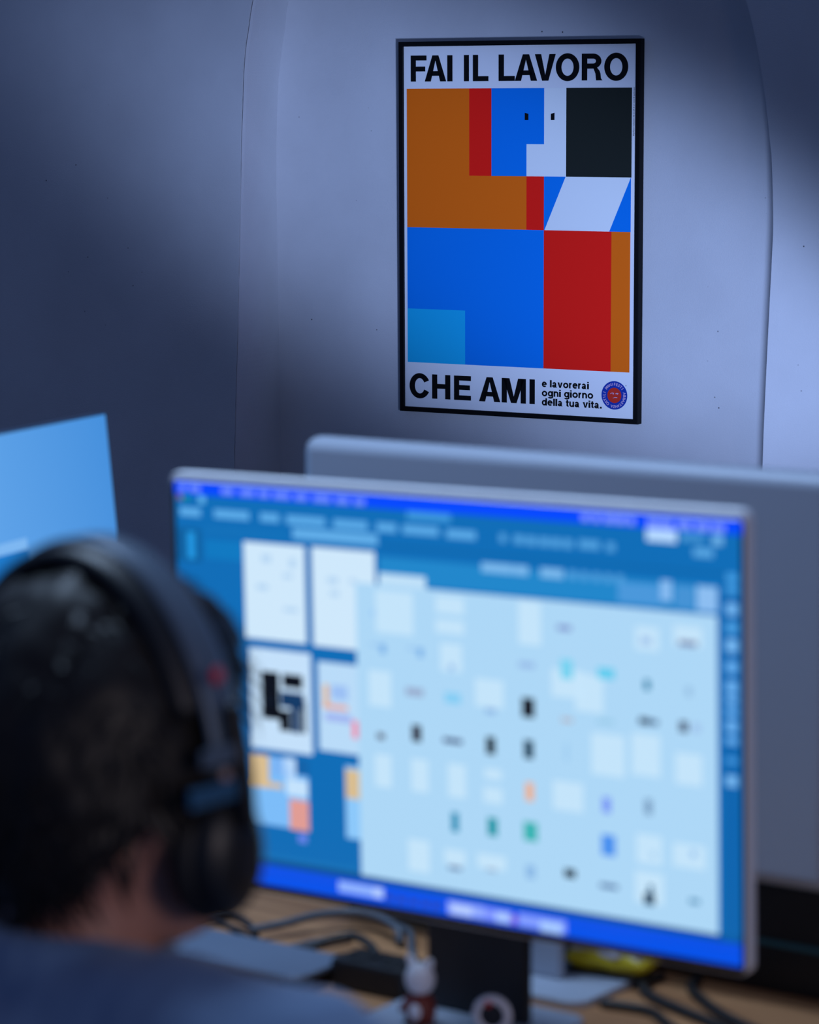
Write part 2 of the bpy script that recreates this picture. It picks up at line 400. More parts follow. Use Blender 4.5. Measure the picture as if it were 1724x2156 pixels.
def glyph(ink, ch, x0, x1, z0, z1, st=0.0116, hz=0.0094):
    w = x1-x0; h = z1-z0; c = TX; ly = 3
    R = lambda a, b, p, q: ink.rect(x0+a, z0+b, x0+p, z0+q, c, ly)
    Pg = lambda pts: ink.poly([(x0+a, z0+b) for a, b in pts], c, ly)
    if ch == 'I': R(0, 0, w, h)
    elif ch == 'F': R(0, 0, st, h); R(st, h-hz, w, h); R(st, h*0.46-hz/2+0.001, w*0.92, h*0.46+hz/2+0.001)
    elif ch == 'L': R(0, 0, st, h); R(st, 0, w, hz)
    elif ch == 'E': R(0, 0, st, h); R(st, h-hz, w, h); R(st, h*0.52-hz/2, w*0.94, h*0.52+hz/2); R(st, 0, w, hz)
    elif ch == 'H': R(0, 0, st, h); R(w-st, 0, w, h); R(st, h*0.52-hz/2, w-st, h*0.52+hz/2)
    elif ch == 'A':
        t = st*1.16; m = w/2
        Pg([(0, 0), (t, 0), (m, h*0.80), (m, h), (m-st*0.58, h)]); Pg([(w, 0), (m+st*0.58, h), (m, h), (m, h*0.80), (w-t, 0)])
        y0 = h*0.215; y1 = y0+hz*0.95; k = lambda y: t*0.55+(m-t)*y/(h*0.80)
        Pg([(k(y0), y0), (w-k(y0), y0), (w-k(y1), y1), (k(y1), y1)])
    elif ch == 'V':
        t = st*1.16; m = w/2
        Pg([(0, h), (m-st*0.58, 0), (m, 0), (m, h*0.22), (t, h)]); Pg([(w, h), (w-t, h), (m, h*0.22), (m, 0), (m+st*0.58, 0)])
    elif ch == 'M':
        s2 = st*0.98; R(0, 0, s2, h); R(w-s2, 0, w, h); m = w/2
        Pg([(s2*0.3, h), (m-st*0.52, 0), (m, 0), (m, h*0.26), (s2*1.5, h)]); Pg([(w-s2*0.3, h), (w-s2*1.5, h), (m, h*0.26), (m, 0), (m+st*0.52, 0)])
    elif ch == 'O':
        ink.ring(x0+w/2, z0+h/2, w/2, h/2+0.0011, st*1.04, hz*1.06, 0, 360, c, ly, 56)
    elif ch == 'C':
        cx = x0+h*0.485; ink.ring(cx, z0+h/2, h*0.485, h/2+0.0011, st*1.04, hz*1.06, 27, 333, c, ly, 50)
    elif ch == 'R':
        R(0, 0, st, h); bh = h*0.56; cx = w*0.54
        R(st, h-hz, cx, h); R(st, h-bh, cx, h-bh+hz)
        ink.ring(x0+cx, z0+h-bh/2, w*0.95-cx, bh/2, st*0.98, hz, -90, 90, c, ly, 24)
        Pg([(w*0.50, h-bh+hz*0.7), (w*0.72, h-bh+hz*0.3), (w*0.86, h*0.36), (w*0.91, h*0.25), (w*0.93, h*0.08), (w, 0), (w-st*1.12, 0), (w*0.68, h*0.10), (w*0.665, h*0.24), (w*0.61, h*0.36)])
head = Ink()
for ch, a, b in [('F', -.2339, -.1987), ('A', -.2027, -.1554), ('I', -.153, -.1415), ('I', -.1165, -.1054), ('L', -.097, -.0631), ('L', -.0412, -.0063), ('A', -.0064, .0414), ('V', .0364, .0806), ('O', .0808, .1302), ('R', .1352, .1783), ('O', .182, .2315)]:
    glyph(head, ch, a, b, 0.2836, 0.3334)
head.build('headline_lettering', INKM, poster, PRM)
slog = Ink()
for ch, a, b in [('C', -.2392, -.1932), ('H', -.1883, -.1475), ('E', -.1393, -.1016), ('A', -.0838, -.037), ('M', -.034, .0188), ('I', .0265, .0381)]:
    glyph(slog, ch, a, b, -0.3328, -0.2850)
slog.build('slogan_lettering', INKM, poster, PRM)
sm = Ink()
def small_word(ink, s, x0, x1, z0, xh=0.0104, asc=0.0140, st=0.0034):
    """heavy grotesque lower case drawn from strokes and rings"""
    W = {'e': .0095, 'l': st, 'a': .0092, 'v': .0096, 'o': .0101, 'r': .0058, 'i': st, 'g': .0097, 'n': .0089, 'd': .0097, 't': .0054, 'u': .0089, '.': st, ' ': .0040}
    tot = sum(W[c] for c in s)+0.0009*(len(s)-1); k = (x1-x0)/tot; x = x0; hz = st*0.86
    for c in s:
        w = W[c]*k; s_ = st; R = lambda a, b, p, q: ink.rect(x+a, z0+b, x+p, z0+q, TX, 3)
        ring = lambda cx, cz, rx, rz, a0, a1: ink.ring(x+cx, z0+cz, rx, rz, s_, hz, a0, a1, TX, 3, 24)
        if c == 'o': ring(w/2, xh/2, w/2, xh/2+.0002, 0, 360)
        elif c == 'e': ring(w/2, xh/2, w/2, xh/2+.0002, 0, 318); R(s_*.8, xh*.41, w-s_*.15, xh*.41+hz*.85)
        elif c == 'l': R(0, 0, w, asc)
        elif c == 'i': R(0, 0, w, xh); R(0, asc-.0022, w, asc)
        elif c == '.': R(0, 0, w, st)
        elif c == 'd': ring(w*.47, xh/2, w*.47, xh/2+.0002, 0, 360); R(w-s_, 0, w, asc)
        elif c == 'g': ring(w*.47, xh/2, w*.47, xh/2+.0002, 0, 360); R(w-s_, -.0012, w, xh); ring(w/2, -.0010, w/2, .0030, 190, 360)
        elif c == 'n': R(0, 0, s_, xh); ring(w/2, xh*.55, w/2, xh*.45+.0002, 0, 165); R(w-s_, 0, w, xh*.56)
        elif c == 'u': R(w-s_, 0, w, xh); ring(w/2, xh*.45, w/2, xh*.45+.0002, 180, 345); R(0, xh*.44, s_, xh)
        elif c == 'r': R(0, 0, s_, xh); ring(w*.78, xh*.50, w*.78, xh*.5+.0002, 82, 172)
        elif c == 't': R(w*.22, xh*.15, w*.22+s_, asc*.93); R(0, xh-hz, w, xh); ring(w*.22+s_*1.15, xh*.22, s_*1.15, xh*.22, 180, 285)
        elif c == 'v':
            m = w/2; P = lambda pts: ink.poly([(x+p, z0+q) for p, q in pts], TX, 3)
            P([(0, xh), (m-s_*.5, 0), (m, 0), (m, xh*.3), (s_*1.1, xh)]); P([(w, xh), (w-s_*1.1, xh), (m, xh*.3), (m, 0), (m+s_*.5, 0)])
        elif c == 'a':
            R(w*.84-s_, xh*.1, w*.84, xh*.62); ring(w*.44, xh*.60, w*.40, xh*.4+.0002, 0, 165)
            ring(w*.40, xh*.28, w*.40, xh*.28+.0002, 0, 360); ink.poly([(x+w*.84-s_*.9, z0+xh*.14), (x+w*.84-s_*.55, z0), (x+w, z0), (x+w*.84, z0+xh*.16)], TX, 3)
        x += w+0.0009*k
small_word(sm, 'e lavorerai', 0.0531, 0.1536, -0.2986)
small_word(sm, 'ogni giorno', 0.0531, 0.1628, -0.3163)
small_word(sm, 'della tua vita.', 0.0531, 0.1809, -0.3341)
sm.text('Manifesto realizzato alle 23:24 di un venerd\u00ec qualunque', 0.2449, 0.1811, 0.0044, TX, 3, width=0.0895, rot=PI/2)
sm.build('small_lettering', INKM, poster, PRM)
seal = Ink(); sx, sz = 0.2073, -0.3075
seal.disc(sx, sz, 0.0271, (0.008, 0.04, 0.36), 3); seal.disc(sx, sz, 0.0146, (0.62, 0.035, 0.02), 4)
PK = (0.62, 0.42, 0.62); word = 'MANIFESTI ABBASTANZA OSTILI '
for i, ch in enumerate(word):
    if ch == ' ': continue
    a = math.radians(140-i*360/len(word)); r = 0.0188
    seal.text(ch, sx+r*math.cos(a), sz+r*math.sin(a), 0.0074, PK, 5, bold=0.00022, rot=a-PI/2, align='CENTER')
for a, b, c, d in [(-.0085, .0032, -.001, .0045), (.002, .0035, .0085, .0042), (-.003, -.0052, .0062, -.0036)]:
    seal.poly([(sx+a, sz+b), (sx+(a+c)/2, sz+max(b, d)+.0006), (sx+c, sz+d), (sx+c, sz+d-.0012), (sx+(a+c)/2, sz+max(b, d)-.0006), (sx+a, sz+b-.0008)], PK, 5)
seal.disc(sx-0.0022, sz+0.0028, 0.0012, PK, 6, 12); seal.disc(sx+0.0062, sz+0.0028, 0.0012, PK, 6, 12)
seal.disc(0.2313, -0.2881, 0.0009, (0.1, 0.1, 0.12), 3, 12)
seal.build('round_seal', INKM, poster, PRM)

# ------------------------------------------------------------------ desk (local x along the desk, y away from the seated person)
DESK_Z = 0.73; DYAW = -0.62628
MX, MY, MZ = 0.02504, 2.29553, 1.02932
DM = Matrix.Translation((MX, MY, 0)) @ Matrix.Rotation(DYAW, 4, 'Z')
def dm(x, y, z, yaw=0.0): return DM @ Matrix.Translation((x, y, z)) @ Matrix.Rotation(yaw, 4, 'Z')
ALU = mat('brushed_aluminium', (0.80, 0.83, 0.88), rough=0.45, metal=0.1, bump=0.05, bscale=600)
ALUB = mat('silver_painted_back', (0.37, 0.42, 0.51), rough=0.5, metal=0.1)
DARKM = mat('dark_grey_metal', (0.02, 0.02, 0.023), rough=0.5, metal=0.3)
RUB = mat('black_rubber', (0.006, 0.006, 0.007), rough=0.6)
BPL = mat('black_plastic', (0.005, 0.005, 0.006), rough=0.45)
GLASSB = mat('black_bezel_glass', (0.004, 0.004, 0.005), rough=0.15)
desk = thing('desk', 'long wood-grain desk under the monitors and cables', 'desk', dm(0, 0, 0))
obj('tabletop', bxm((0, 0.275, DESK_Z-0.0125), (2.7, 1.35, 0.025), 0.002), wood(), desk)
for sx_ in (-1.25, 1.25):
    for sy_ in (-0.33, 0.88):
        obj('leg', bxm((sx_, sy_, 0.3525), (0.05, 0.05, 0.705), 0.003), DARKM, desk)
    obj('side_rail', bxm((sx_, 0.275, 0.68), (0.04, 1.16, 0.05)), DARKM, desk)

# ------------------------------------------------------------------ monitors
def monitor_stand(t, neck_x, neck_y, foot, top_z, face_y, neck_m, hole=None, bracket_x=None):
    """flat foot plate, upright neck plate and a mounting block, in the monitor's own frame (floor of frame = desk top)"""
    x0, x1, y0, y1 = foot
    bm = bmesh.new(); loft(bm, x1-x0, y1-y0, 0.018, [(0.001, 0), (0, 0.001), (0, 0.006), (0.001, 0.007)])
    for v in bm.verts: v.co = Vector((v.co.x+(x0+x1)/2, v.co.z+(y0+y1)/2, v.co.y))
    obj('foot', bm, ALUB, t)
    bm = bmesh.new(); box(bm, (neck_x, neck_y, 0.007+(top_z-0.007)/2), (0.105, 0.010, top_z-0.007), 0.003)
    nk = obj('neck', bm, neck_m, t)
    if hole:
        bm = bmesh.new(); torus(bm, 0.0085, 0.0012, (0, 0, 0)); obj('cable_hole_rim', bm, DARKM, nk, Matrix.Translation(hole))
        bm = bmesh.new(); lathe(bm, [(0.0085, -0.0004), (0.0085, 0.0004)], 20)
        obj('cable_hole', bm, RUB, nk, Matrix.Translation(hole) @ Matrix.Rotation(PI/2, 4, 'X'))
    ya, yb = sorted((neck_y, face_y))
    obj('mounting_block', bxm((neck_x, (ya+yb)/2, top_z-0.03), (0.09, yb-ya, 0.06), 0.002), neck_m, t)

# the big lit monitor in front
mon = thing('monitor', 'large silver monitor with bright blue design software and thumbnail window on screen', 'monitor', dm(0, 0, DESK_Z))
MR = Matrix.Translation((0, 0, MZ-DESK_Z)) @ Matrix.Rotation(0.00352, 4, 'X') @ Matrix.Rotation(-0.01378, 4, 'Y')
bm = bmesh.new(); loft(bm, 0.5694, 0.362, 0.009, [(0.0012, 0.0), (0.0, 0.0012), (0.0, 0.0115), (0.0015, 0.0135)])
obj('housing', bm, ALU, mon, MR)
bm = bmesh.new(); loft(bm, 0.5660, 0.3535, 0.006, [(0.0, -0.0004), (0.0, 0.0006)], 0, -0.0030)
obj('bezel', bm, GLASSB, mon, MR)
bm = bmesh.new()                                     # bevelled aluminium strip along the top edge
A_ = [bm.verts.new((x, y, z)) for x in (-0.278, 0.278) for y, z in ((-0.0010, 0.1736), (0.0060, 0.1812), (0.0060, 0.1736))]
for f_ in ((0, 1, 4, 3), (1, 2, 5, 4), (2, 0, 3, 5), (0, 2, 1), (3, 4, 5)): bm.faces.new([A_[i] for i in f_])
obj('top_trim', bm, ALU, mon, MR)
SCR = print_mat('screen_glow', emission=True)
UI = [
    (-0.2793,0.1729,0.281,0.1618,'0048ff',1), (-0.2168,-0.1646,0.2797,-0.1732,'0052e8',1), (-0.2735,0.17,-0.2661,0.1645,'6f8fff',2),
    (-0.2617,0.1699,-0.2501,0.1644,'6f8fff',2), (-0.2266,0.1697,-0.2131,0.1642,'6f8fff',2), (-0.2056,0.1696,-0.1902,0.1641,'6f8fff',2),
    (-0.1854,0.1694,-0.1742,0.164,'6f8fff',2), (-0.1694,0.1693,-0.1523,0.1639,'6f8fff',2), (-0.1465,0.1692,-0.1335,0.1638,'6f8fff',2),
    (-0.1268,0.169,-0.109,0.1637,'6f8fff',2), (-0.1034,0.1689,-0.0897,0.1636,'6f8fff',2), (-0.0841,0.1687,-0.0734,0.1635,'6f8fff',2),
    (0.1385,0.1698,0.1455,0.1641,'7f9bff',2), (0.1486,0.1697,0.1555,0.164,'7f9bff',2), (0.1591,0.1696,0.1685,0.1639,'7f9bff',2), (0.1699,0.1695,0.1785,0.1638,'7f9bff',2),
    (0.1807,0.1694,0.1866,0.1637,'7f9bff',2), (0.1986,0.1692,0.2088,0.1636,'7f9bff',2), (0.2101,0.1691,0.2202,0.1635,'7f9bff',2), (0.2248,0.1689,0.2373,0.1633,'7f9bff',2),
    (0.2407,0.1688,0.2531,0.1632,'7f9bff',2), (0.2556,0.1686,0.2663,0.1631,'7f9bff',2), (-0.2762,0.1615,-0.2705,0.1568,'7a5a78',2),
    (-0.2687,0.1615,-0.2629,0.1569,'0a8f8a',2), (-0.2523,0.1614,-0.2451,0.1548,'5fb4ee',2), (-0.2737,0.1504,-0.2503,0.1428,'5aa9e6',2),
    (-0.2352,0.1507,-0.1966,0.1431,'5aa9e6',2), (-0.1844,0.1507,-0.1641,0.1433,'5aa9e6',2), (-0.1562,0.1504,-0.115,0.1429,'5aa9e6',2),
    (-0.1064,0.1501,-0.071,0.1427,'5aa9e6',2), (-0.0616,0.15,-0.0414,0.1427,'5aa9e6',2), (-0.035,0.1498,0.001,0.1426,'5aa9e6',2), (0.0087,0.1489,0.0375,0.1418,'5aa9e6',2),
    (0.0606,0.1488,0.0669,0.1418,'4f9fdd',2), (0.0743,0.1486,0.0842,0.1417,'4f9fdd',2), (0.0861,0.1483,0.0959,0.1414,'4f9fdd',2), (0.0983,0.1483,0.108,0.1414,'4f9fdd',2),
    (0.1095,0.1483,0.1192,0.1414,'4f9fdd',2), (0.121,0.1483,0.1298,0.1414,'4f9fdd',2), (0.1356,0.1489,0.1548,0.142,'4f9fdd',2), (0.161,0.1483,0.1687,0.1415,'4f9fdd',2),
    (-0.0304,0.1614,0.013,0.1548,'3d97dc',2), (0.1973,0.1618,0.2243,0.152,'b4d8ff',2), (0.229,0.1602,0.2373,0.1542,'4a9ad8',2), (0.2398,0.1601,0.2473,0.1542,'4a9ad8',2),
    (0.2556,0.1601,0.2646,0.1528,'6fb4ea',2), (0.2389,0.1495,0.2563,0.1428,'58a6e2',2), (-0.2776,0.1323,-0.2507,0.103,'0a5f9e',1),
    (-0.2664,0.1292,-0.2576,0.1059,'1f95e0',2), (-0.2464,0.1351,-0.1579,0.1294,'0e70b8',1), (-0.1499,0.1403,-0.0606,0.1305,'5fabe6',3),
    (-0.0581,0.1317,0.2789,0.1309,'04538c',1), (-0.2457,0.1236,-0.204,0.1075,'0a78c0',1), (-0.0599,0.1217,0.2602,0.1003,'1f86ca',1),
    (0.1711,0.1181,0.2095,0.1021,'4a97da',2), (0.2224,0.1194,0.2399,0.1016,'4592d4',2), (0.2416,0.1204,0.2598,0.101,'8cbdf0',2), (0.2097,0.1225,0.2197,0.1062,'86baf0',3),
    (0.0427,0.1243,0.0583,0.1166,'7ab8ec',3), (0.0575,0.1243,0.0729,0.1166,'7ab8ec',3), (0.0735,0.1242,0.0879,0.1166,'7ab8ec',3), (0.0992,0.1241,0.1108,0.1165,'7ab8ec',3),
    (0.1104,0.1241,0.121,0.1165,'7ab8ec',3), (0.1256,0.1237,0.1335,0.1169,'4f9edc',3), (0.1371,0.1236,0.144,0.1168,'4f9edc',3), (0.1481,0.1236,0.155,0.1168,'4f9edc',3),
    (0.159,0.1235,0.1659,0.1168,'4f9edc',3), (0.1694,0.1235,0.1763,0.1168,'4f9edc',3), (0.2636,0.1261,0.2785,-0.1542,'0a64ae',1), (0.2674,0.1322,0.2772,0.125,'3f9ae0',2),
    (0.2673,0.1228,0.2772,0.1162,'3f9ae0',2), (0.2673,0.1093,0.2771,0.0999,'6fb2ee',2), (0.2672,0.0943,0.277,0.0864,'4a9fe2',2), (0.2671,0.0815,0.277,0.0714,'74b6f0',2),
    (0.2671,0.0647,0.2769,0.0553,'5fa8ea',2), (0.267,0.0496,0.2768,0.0395,'66acec',2), (0.2669,0.0375,0.2768,0.0311,'66acec',2), (0.2669,0.0283,0.2768,0.0219,'5fa8ea',2),
    (0.2668,0.0187,0.2767,0.0094,'66acec',2), (0.2668,0.0061,0.2767,-0.0002,'5fa8ea',2), (0.2667,-0.0101,0.2766,-0.015,'3f94dc',2),
    (0.2666,-0.0242,0.2765,-0.0327,'74b6f0',2), (-0.2035,0.1248,-0.1376,0.0417,'cfe8fb',2), (-0.1301,0.1252,-0.0643,0.041,'cfe8fb',2),
    (-0.184,0.115,-0.1739,0.1085,'b4d4f2',3), (-0.1543,0.1137,-0.1474,0.1056,'b4d4f2',3), (-0.1613,0.1003,-0.1512,0.0963,'b4d4f2',3),
    (-0.1901,0.0893,-0.1778,0.0845,'b4d4f2',3), (-0.1612,0.0716,-0.146,0.0677,'b4d4f2',3), (-0.1137,0.101,-0.1029,0.0955,'b4d4f2',3),
    (-0.0908,0.101,-0.084,0.0971,'b4d4f2',3), (-0.1115,0.0895,-0.1017,0.0848,'b4d4f2',3), (-0.2002,0.0337,-0.1337,-0.0535,'c4e0fa',2),
    (-0.1263,0.0281,-0.0783,-0.0481,'b9dbf8',2), (-0.1873,0.0143,-0.1683,-0.0268,'05070d',3), (-0.1645,0.0139,-0.1428,0.0021,'05070d',3),
    (-0.1686,-0.0177,-0.1567,-0.0358,'05070d',3), (-0.1446,-0.0079,-0.1403,-0.0357,'05070d',3), (-0.156,-0.0123,-0.146,-0.0363,'0f355f',3),
    (-0.1675,-0.0016,-0.1418,-0.015,'123a66',3), (-0.1891,-0.0115,-0.156,-0.0123,'0c2038',4), (-0.1208,0.0091,-0.1153,-0.0115,'e0b48a',3),
    (-0.1213,-0.0076,-0.0953,-0.0114,'e8a090',3), (-0.1127,0.0095,-0.0951,-0.0029,'9cc0f4',3), (-0.1195,-0.0151,-0.0916,-0.022,'a0b4f0',3),
    (-0.091,-0.0191,-0.0849,-0.0342,'f08aa8',3), (-0.2006,-0.0593,-0.1392,-0.1201,'7cbcf8',2), (-0.2006,-0.0593,-0.1817,-0.0879,'d8bd90',3),
    (-0.2014,-0.0823,-0.1676,-0.0871,'d8bd90',3), (-0.1792,-0.0594,-0.1559,-0.0754,'7cb4f4',3), (-0.1657,-0.0587,-0.1528,-0.0762,'bedcfa',3),
    (-0.1631,-0.077,-0.1399,-0.0912,'c4e2fc',3), (-0.1523,-0.0584,-0.1384,-0.0729,'0f62a8',3), (-0.1601,-0.0945,-0.1392,-0.1209,'e09c94',3),
    (-0.1511,-0.1242,-0.1421,-0.1311,'6c86f0',3), (-0.0995,-0.0586,-0.0802,-0.1207,'8cc8fa',2), (-0.0991,-0.0614,-0.0783,-0.0862,'d8bd90',3),
    (-0.2072,-0.1456,-0.0889,-0.1496,'1272b8',1), (-0.0602,0.1082,-0.0127,0.0984,'bfe0f8',5), (-0.0845,0.0985,0.2597,-0.1507,'add7f6',5),
    (-0.0679,-0.0447,-0.0509,-0.0722,'c4e4fa',6), (-0.0303,-0.0445,-0.0135,-0.0718,'c4e4fa',6), (0.0066,-0.0443,0.0241,-0.072,'c4e4fa',6),
    (0.0429,-0.0441,0.0595,-0.0528,'c4e4fa',6), (0.0417,-0.0597,0.0601,-0.0726,'c4e4fa',6), (-0.035,-0.1128,-0.0138,-0.1397,'c4e4fa',6),
    (0.1089,-0.0465,0.1373,-0.0699,'c4e4fa',6), (0.2222,-0.0113,0.2457,-0.0358,'c4e4fa',6), (0.1864,-0.0801,0.2095,-0.1032,'c4e4fa',6),
    (0.2195,-0.0828,0.2482,-0.1015,'c4e4fa',6), (-0.0725,0.0259,-0.0497,-0.004,'c4e4fa',6), (0.078,0.0961,0.0992,0.0611,'c4e4fa',6),
    (-0.0028,0.0935,0.0251,0.0797,'c4e4fa',6), (-0.0032,0.0746,0.0248,0.0633,'c4e4fa',6), (0.0011,0.0551,0.0223,0.032,'c4e4fa',6), (0.1456,-0.0039,0.176,-0.037,'c4e4fa',6),
    (0.1829,-0.0001,0.2084,-0.0331,'c4e4fa',6), (-0.064,0.0938,-0.026,0.0585,'c4e4fa',6), (0.0349,0.0291,0.0623,0.0064,'c4e4fa',6),
    (0.0346,-0.1158,0.0624,-0.1276,'c4e4fa',6), (0.0018,-0.1164,0.0225,-0.1287,'c4e4fa',6), (0.1307,0.0421,0.1568,0.0123,'c4e4fa',6),
    (0.1089,0.044,0.1398,0.0218,'c4e4fa',6), (0.1867,0.0846,0.2079,0.0662,'c4e4fa',6), (0.2213,0.0884,0.2464,0.0725,'c4e4fa',6), (0.1848,-0.11,0.2106,-0.135,'c4e4fa',6),
    (-0.0347,0.0149,-0.0166,0.0083,'98aacb',7), (0.0043,0.0147,0.0206,0.0057,'86cdf4',7), (0.0447,0.0056,0.0549,0.0012,'8cb4e2',7),
    (-0.065,-0.0266,-0.0572,-0.0319,'5a5c70',7), (-0.0291,-0.0159,-0.0198,-0.0299,'281f2e',7), (0.0023,-0.0233,0.0212,-0.0273,'3a4674',7),
    (0.0448,-0.0179,0.0538,-0.0324,'1a2630',7), (0.0092,-0.0848,0.0164,-0.1012,'008cb4',7), (0.0452,-0.0846,0.0547,-0.0999,'0096a6',7),
    (0.0054,-0.1302,0.0186,-0.1334,'6c80a6',7), (0.0437,-0.1272,0.053,-0.1297,'96aac8',7), (0.0802,0.0178,0.0922,0.0019,'120f18',7),
    (0.1177,0.0054,0.1284,0.0019,'b4b4c0',7), (0.1511,0.0079,0.1668,0.0046,'96c8e6',7), (0.1895,0.013,0.1997,0.0077,'1e3654',7), (0.2002,0.0123,0.207,0.008,'4a6a90',7),
    (0.2258,0.0139,0.2333,0.0052,'465069',7), (0.2372,0.0133,0.2447,0.006,'a0c3eb',7), (0.0817,-0.0166,0.0906,-0.0318,'00324b',7),
    (0.1204,-0.0149,0.1242,-0.0301,'a0cdf0',7), (0.0825,-0.0512,0.0905,-0.0664,'eab08c',7), (0.1552,-0.0545,0.163,-0.0671,'7896f5',7),
    (0.1941,-0.0513,0.2008,-0.0639,'789bbe',7), (0.0802,-0.0836,0.0936,-0.0993,'3cb4b4',7), (0.154,-0.0847,0.167,-0.1016,'4a90ee',7),
    (0.1188,-0.1173,0.1294,-0.1244,'061020',7), (0.1522,-0.1245,0.1689,-0.128,'466496',7), (0.1929,-0.1267,0.2024,-0.136,'003250',7),
    (0.1969,-0.1198,0.2012,-0.1264,'1e5a80',7), (0.2337,-0.1255,0.243,-0.1294,'508cb4',7), (0.0819,-0.1192,0.0909,-0.1304,'8cb9e6',7),
    (0.1147,0.0797,0.128,0.0753,'8296cd',7), (0.1918,0.0768,0.2012,0.0709,'a0c3eb',7), (0.2258,0.077,0.2418,0.0728,'7882aa',7), (0.0777,0.047,0.093,0.042,'96b9e6',7),
    (0.1175,0.0525,0.1289,0.0367,'78d2f0',7), (0.152,0.049,0.1676,0.0402,'60ccee',7), (0.1943,0.0432,0.1998,0.0351,'0078a0',7), (0.2315,0.0412,0.2373,0.0339,'96bee1',7),
    (-0.0604,0.0488,-0.0543,0.0409,'78afe6',7), (-0.0707,0.0485,-0.0585,0.0463,'96c3ee',7), (-0.0222,0.049,-0.0161,0.0412,'78afe6',7),
    (-0.0323,0.0487,-0.0203,0.0465,'96c3ee',7), (0.0093,0.0384,0.0148,0.0331,'96bfeb',7), (-0.0693,0.0771,-0.0645,0.0715,'a0cdf5',7),
    (0.2352,-0.0869,0.2403,-0.0927,'96c3ee',7), (0.1993,-0.0929,0.2036,-0.0979,'a8d0f0',7), (-0.1093,-0.159,-0.0615,-0.1683,'8cb0ff',3),
    (-0.0722,-0.1601,-0.0635,-0.1677,'b4cdff',4), (-0.0595,-0.1647,-0.0517,-0.169,'2a3fa8',3), (-0.0472,-0.1647,-0.0394,-0.1691,'2a3fa8',3),
    (-0.0349,-0.1648,-0.0272,-0.1691,'2a3fa8',3), (-0.0228,-0.1648,-0.0151,-0.1691,'2a3fa8',3), (-0.0117,-0.1648,-0.004,-0.1691,'2a3fa8',3),
    (0.0038,-0.1602,0.0406,-0.1709,'8ea8ff',3), (0.0076,-0.1625,0.0283,-0.1706,'b4cbff',4), (0.0408,-0.1605,0.0677,-0.1709,'7d94ff',3),
    (0.0515,-0.1628,0.0654,-0.1705,'a9c8ff',4), (0.0678,-0.1635,0.0723,-0.1703,'8a4fd0',4), (0.0734,-0.1605,0.1198,-0.171,'7f9bff',3),
    (0.0949,-0.1637,0.1157,-0.1723,'a4c8ff',4),]
ui = Ink(0.00008)
ui.rect(-0.2785, -0.1736, 0.2800, 0.1732, srgb('0a6cb6'), 0)
ui.rect(-0.2785, -0.1736, 0.2800, -0.1555, srgb('0050e6'), 1)
ui.rect(-0.2785, -0.1555, 0.2800, -0.1500, srgb('064f92'), 1)
for x0, z0, x1, z1, c, ly in UI: ui.rect(x0, z1, x1, z0, srgb(c), ly)
ui.build('screen', SCR, mon, MR @ Matrix.Translation((0, -0.0006, 0)))
monitor_stand(mon, -0.035, 0.105, (-0.118, 0.048, -0.06, 0.155), 0.30, 0.0135, DARKM)  # dark neck metal: shade under the screen put into its colour

# the monitor behind it, its back turned to us
bmon = thing('monitor', 'silver monitor turned away behind the lit screen, plain back showing', 'monitor', dm(-0.07, 0.27, DESK_Z))
BR = Matrix.Translation((0, 0, 1.026-DESK_Z)) @ Matrix.Rotation(PI, 4, 'Z')
bm = bmesh.new(); loft(bm, 0.570, 0.364, 0.014, [(0.0012, 0.0), (0.0, 0.001), (0.0, 0.009), (0.0012, 0.0135), (0.004, 0.0175), (0.0085, 0.0205), (0.013, 0.0215)])
hs = obj('housing', bm, ALUB, bmon, Matrix.Translation((0, 0.0215, 0)) @ BR, smooth=True)
for p_ in hs.data.polygons: p_.use_smooth = len(p_.vertices) == 4
bm = bmesh.new(); loft(bm, 0.562, 0.356, 0.008, [(0.0, -0.0006), (0.0, 0.0004)])
obj('bezel', bm, GLASSB, bmon, Matrix.Translation((0, 0.0215, 0)) @ BR)
monitor_stand(bmon, -0.015, -0.035, (-0.095, 0.090, -0.088, 0.030), 0.30, 0.0005, ALUB, hole=(0.006, -0.0408, 0.055))

# the screen far left, lit flat blue
LW, LH = 0.57, 0.362
LR = Matrix.Rotation(math.radians(67.4), 4, 'Z') @ Matrix.Rotation(math.radians(-5.2), 4, 'X')
LC = Vector((-0.3398, 3.1866, 1.1867)) - (LR.to_3x3() @ Vector((LW/2, 0, LH/2)))
LMW = Matrix.Translation((LC.x, LC.y, DESK_Z)) @ Matrix.Rotation(math.radians(67.4), 4, 'Z')
lmon = thing('monitor', 'frameless monitor at the far left showing a plain blue desktop', 'monitor', LMW)
LL = Matrix.Translation((0, 0, LC.z-DESK_Z)) @ Matrix.Rotation(math.radians(-5.2), 4, 'X')
bm = bmesh.new(); loft(bm, LW, LH, 0.004, [(0.0008, 0.0), (0.0, 0.0008), (0.0, 0.012), (0.002, 0.014)])
obj('housing', bm, mat('blue_grey_metal', (0.10, 0.16, 0.26), rough=0.4, metal=0.5), lmon, LL)
wall_m = bpy.data.materials.new('blue_wallpaper_glow'); wall_m.use_nodes = True
nt = wall_m.node_tree; b = nt.nodes['Principled BSDF']; tc = nt.nodes.new('ShaderNodeTexCoord'); mp = nt.nodes.new('ShaderNodeMapping')
gr = nt.nodes.new('ShaderNodeTexGradient'); cr = nt.nodes.new('ShaderNodeValToRGB')
mp.inputs['Rotation'].default_value = (0, math.radians(28), 0); mp.inputs['Location'].default_value = (0.25, 0, 0); mp.inputs['Scale'].default_value = (1.6, 1, 1)
cr.color_ramp.elements[0].color = (*srgb('6caef0'), 1); cr.color_ramp.elements[1].color = (*srgb('2a80d2'), 1)
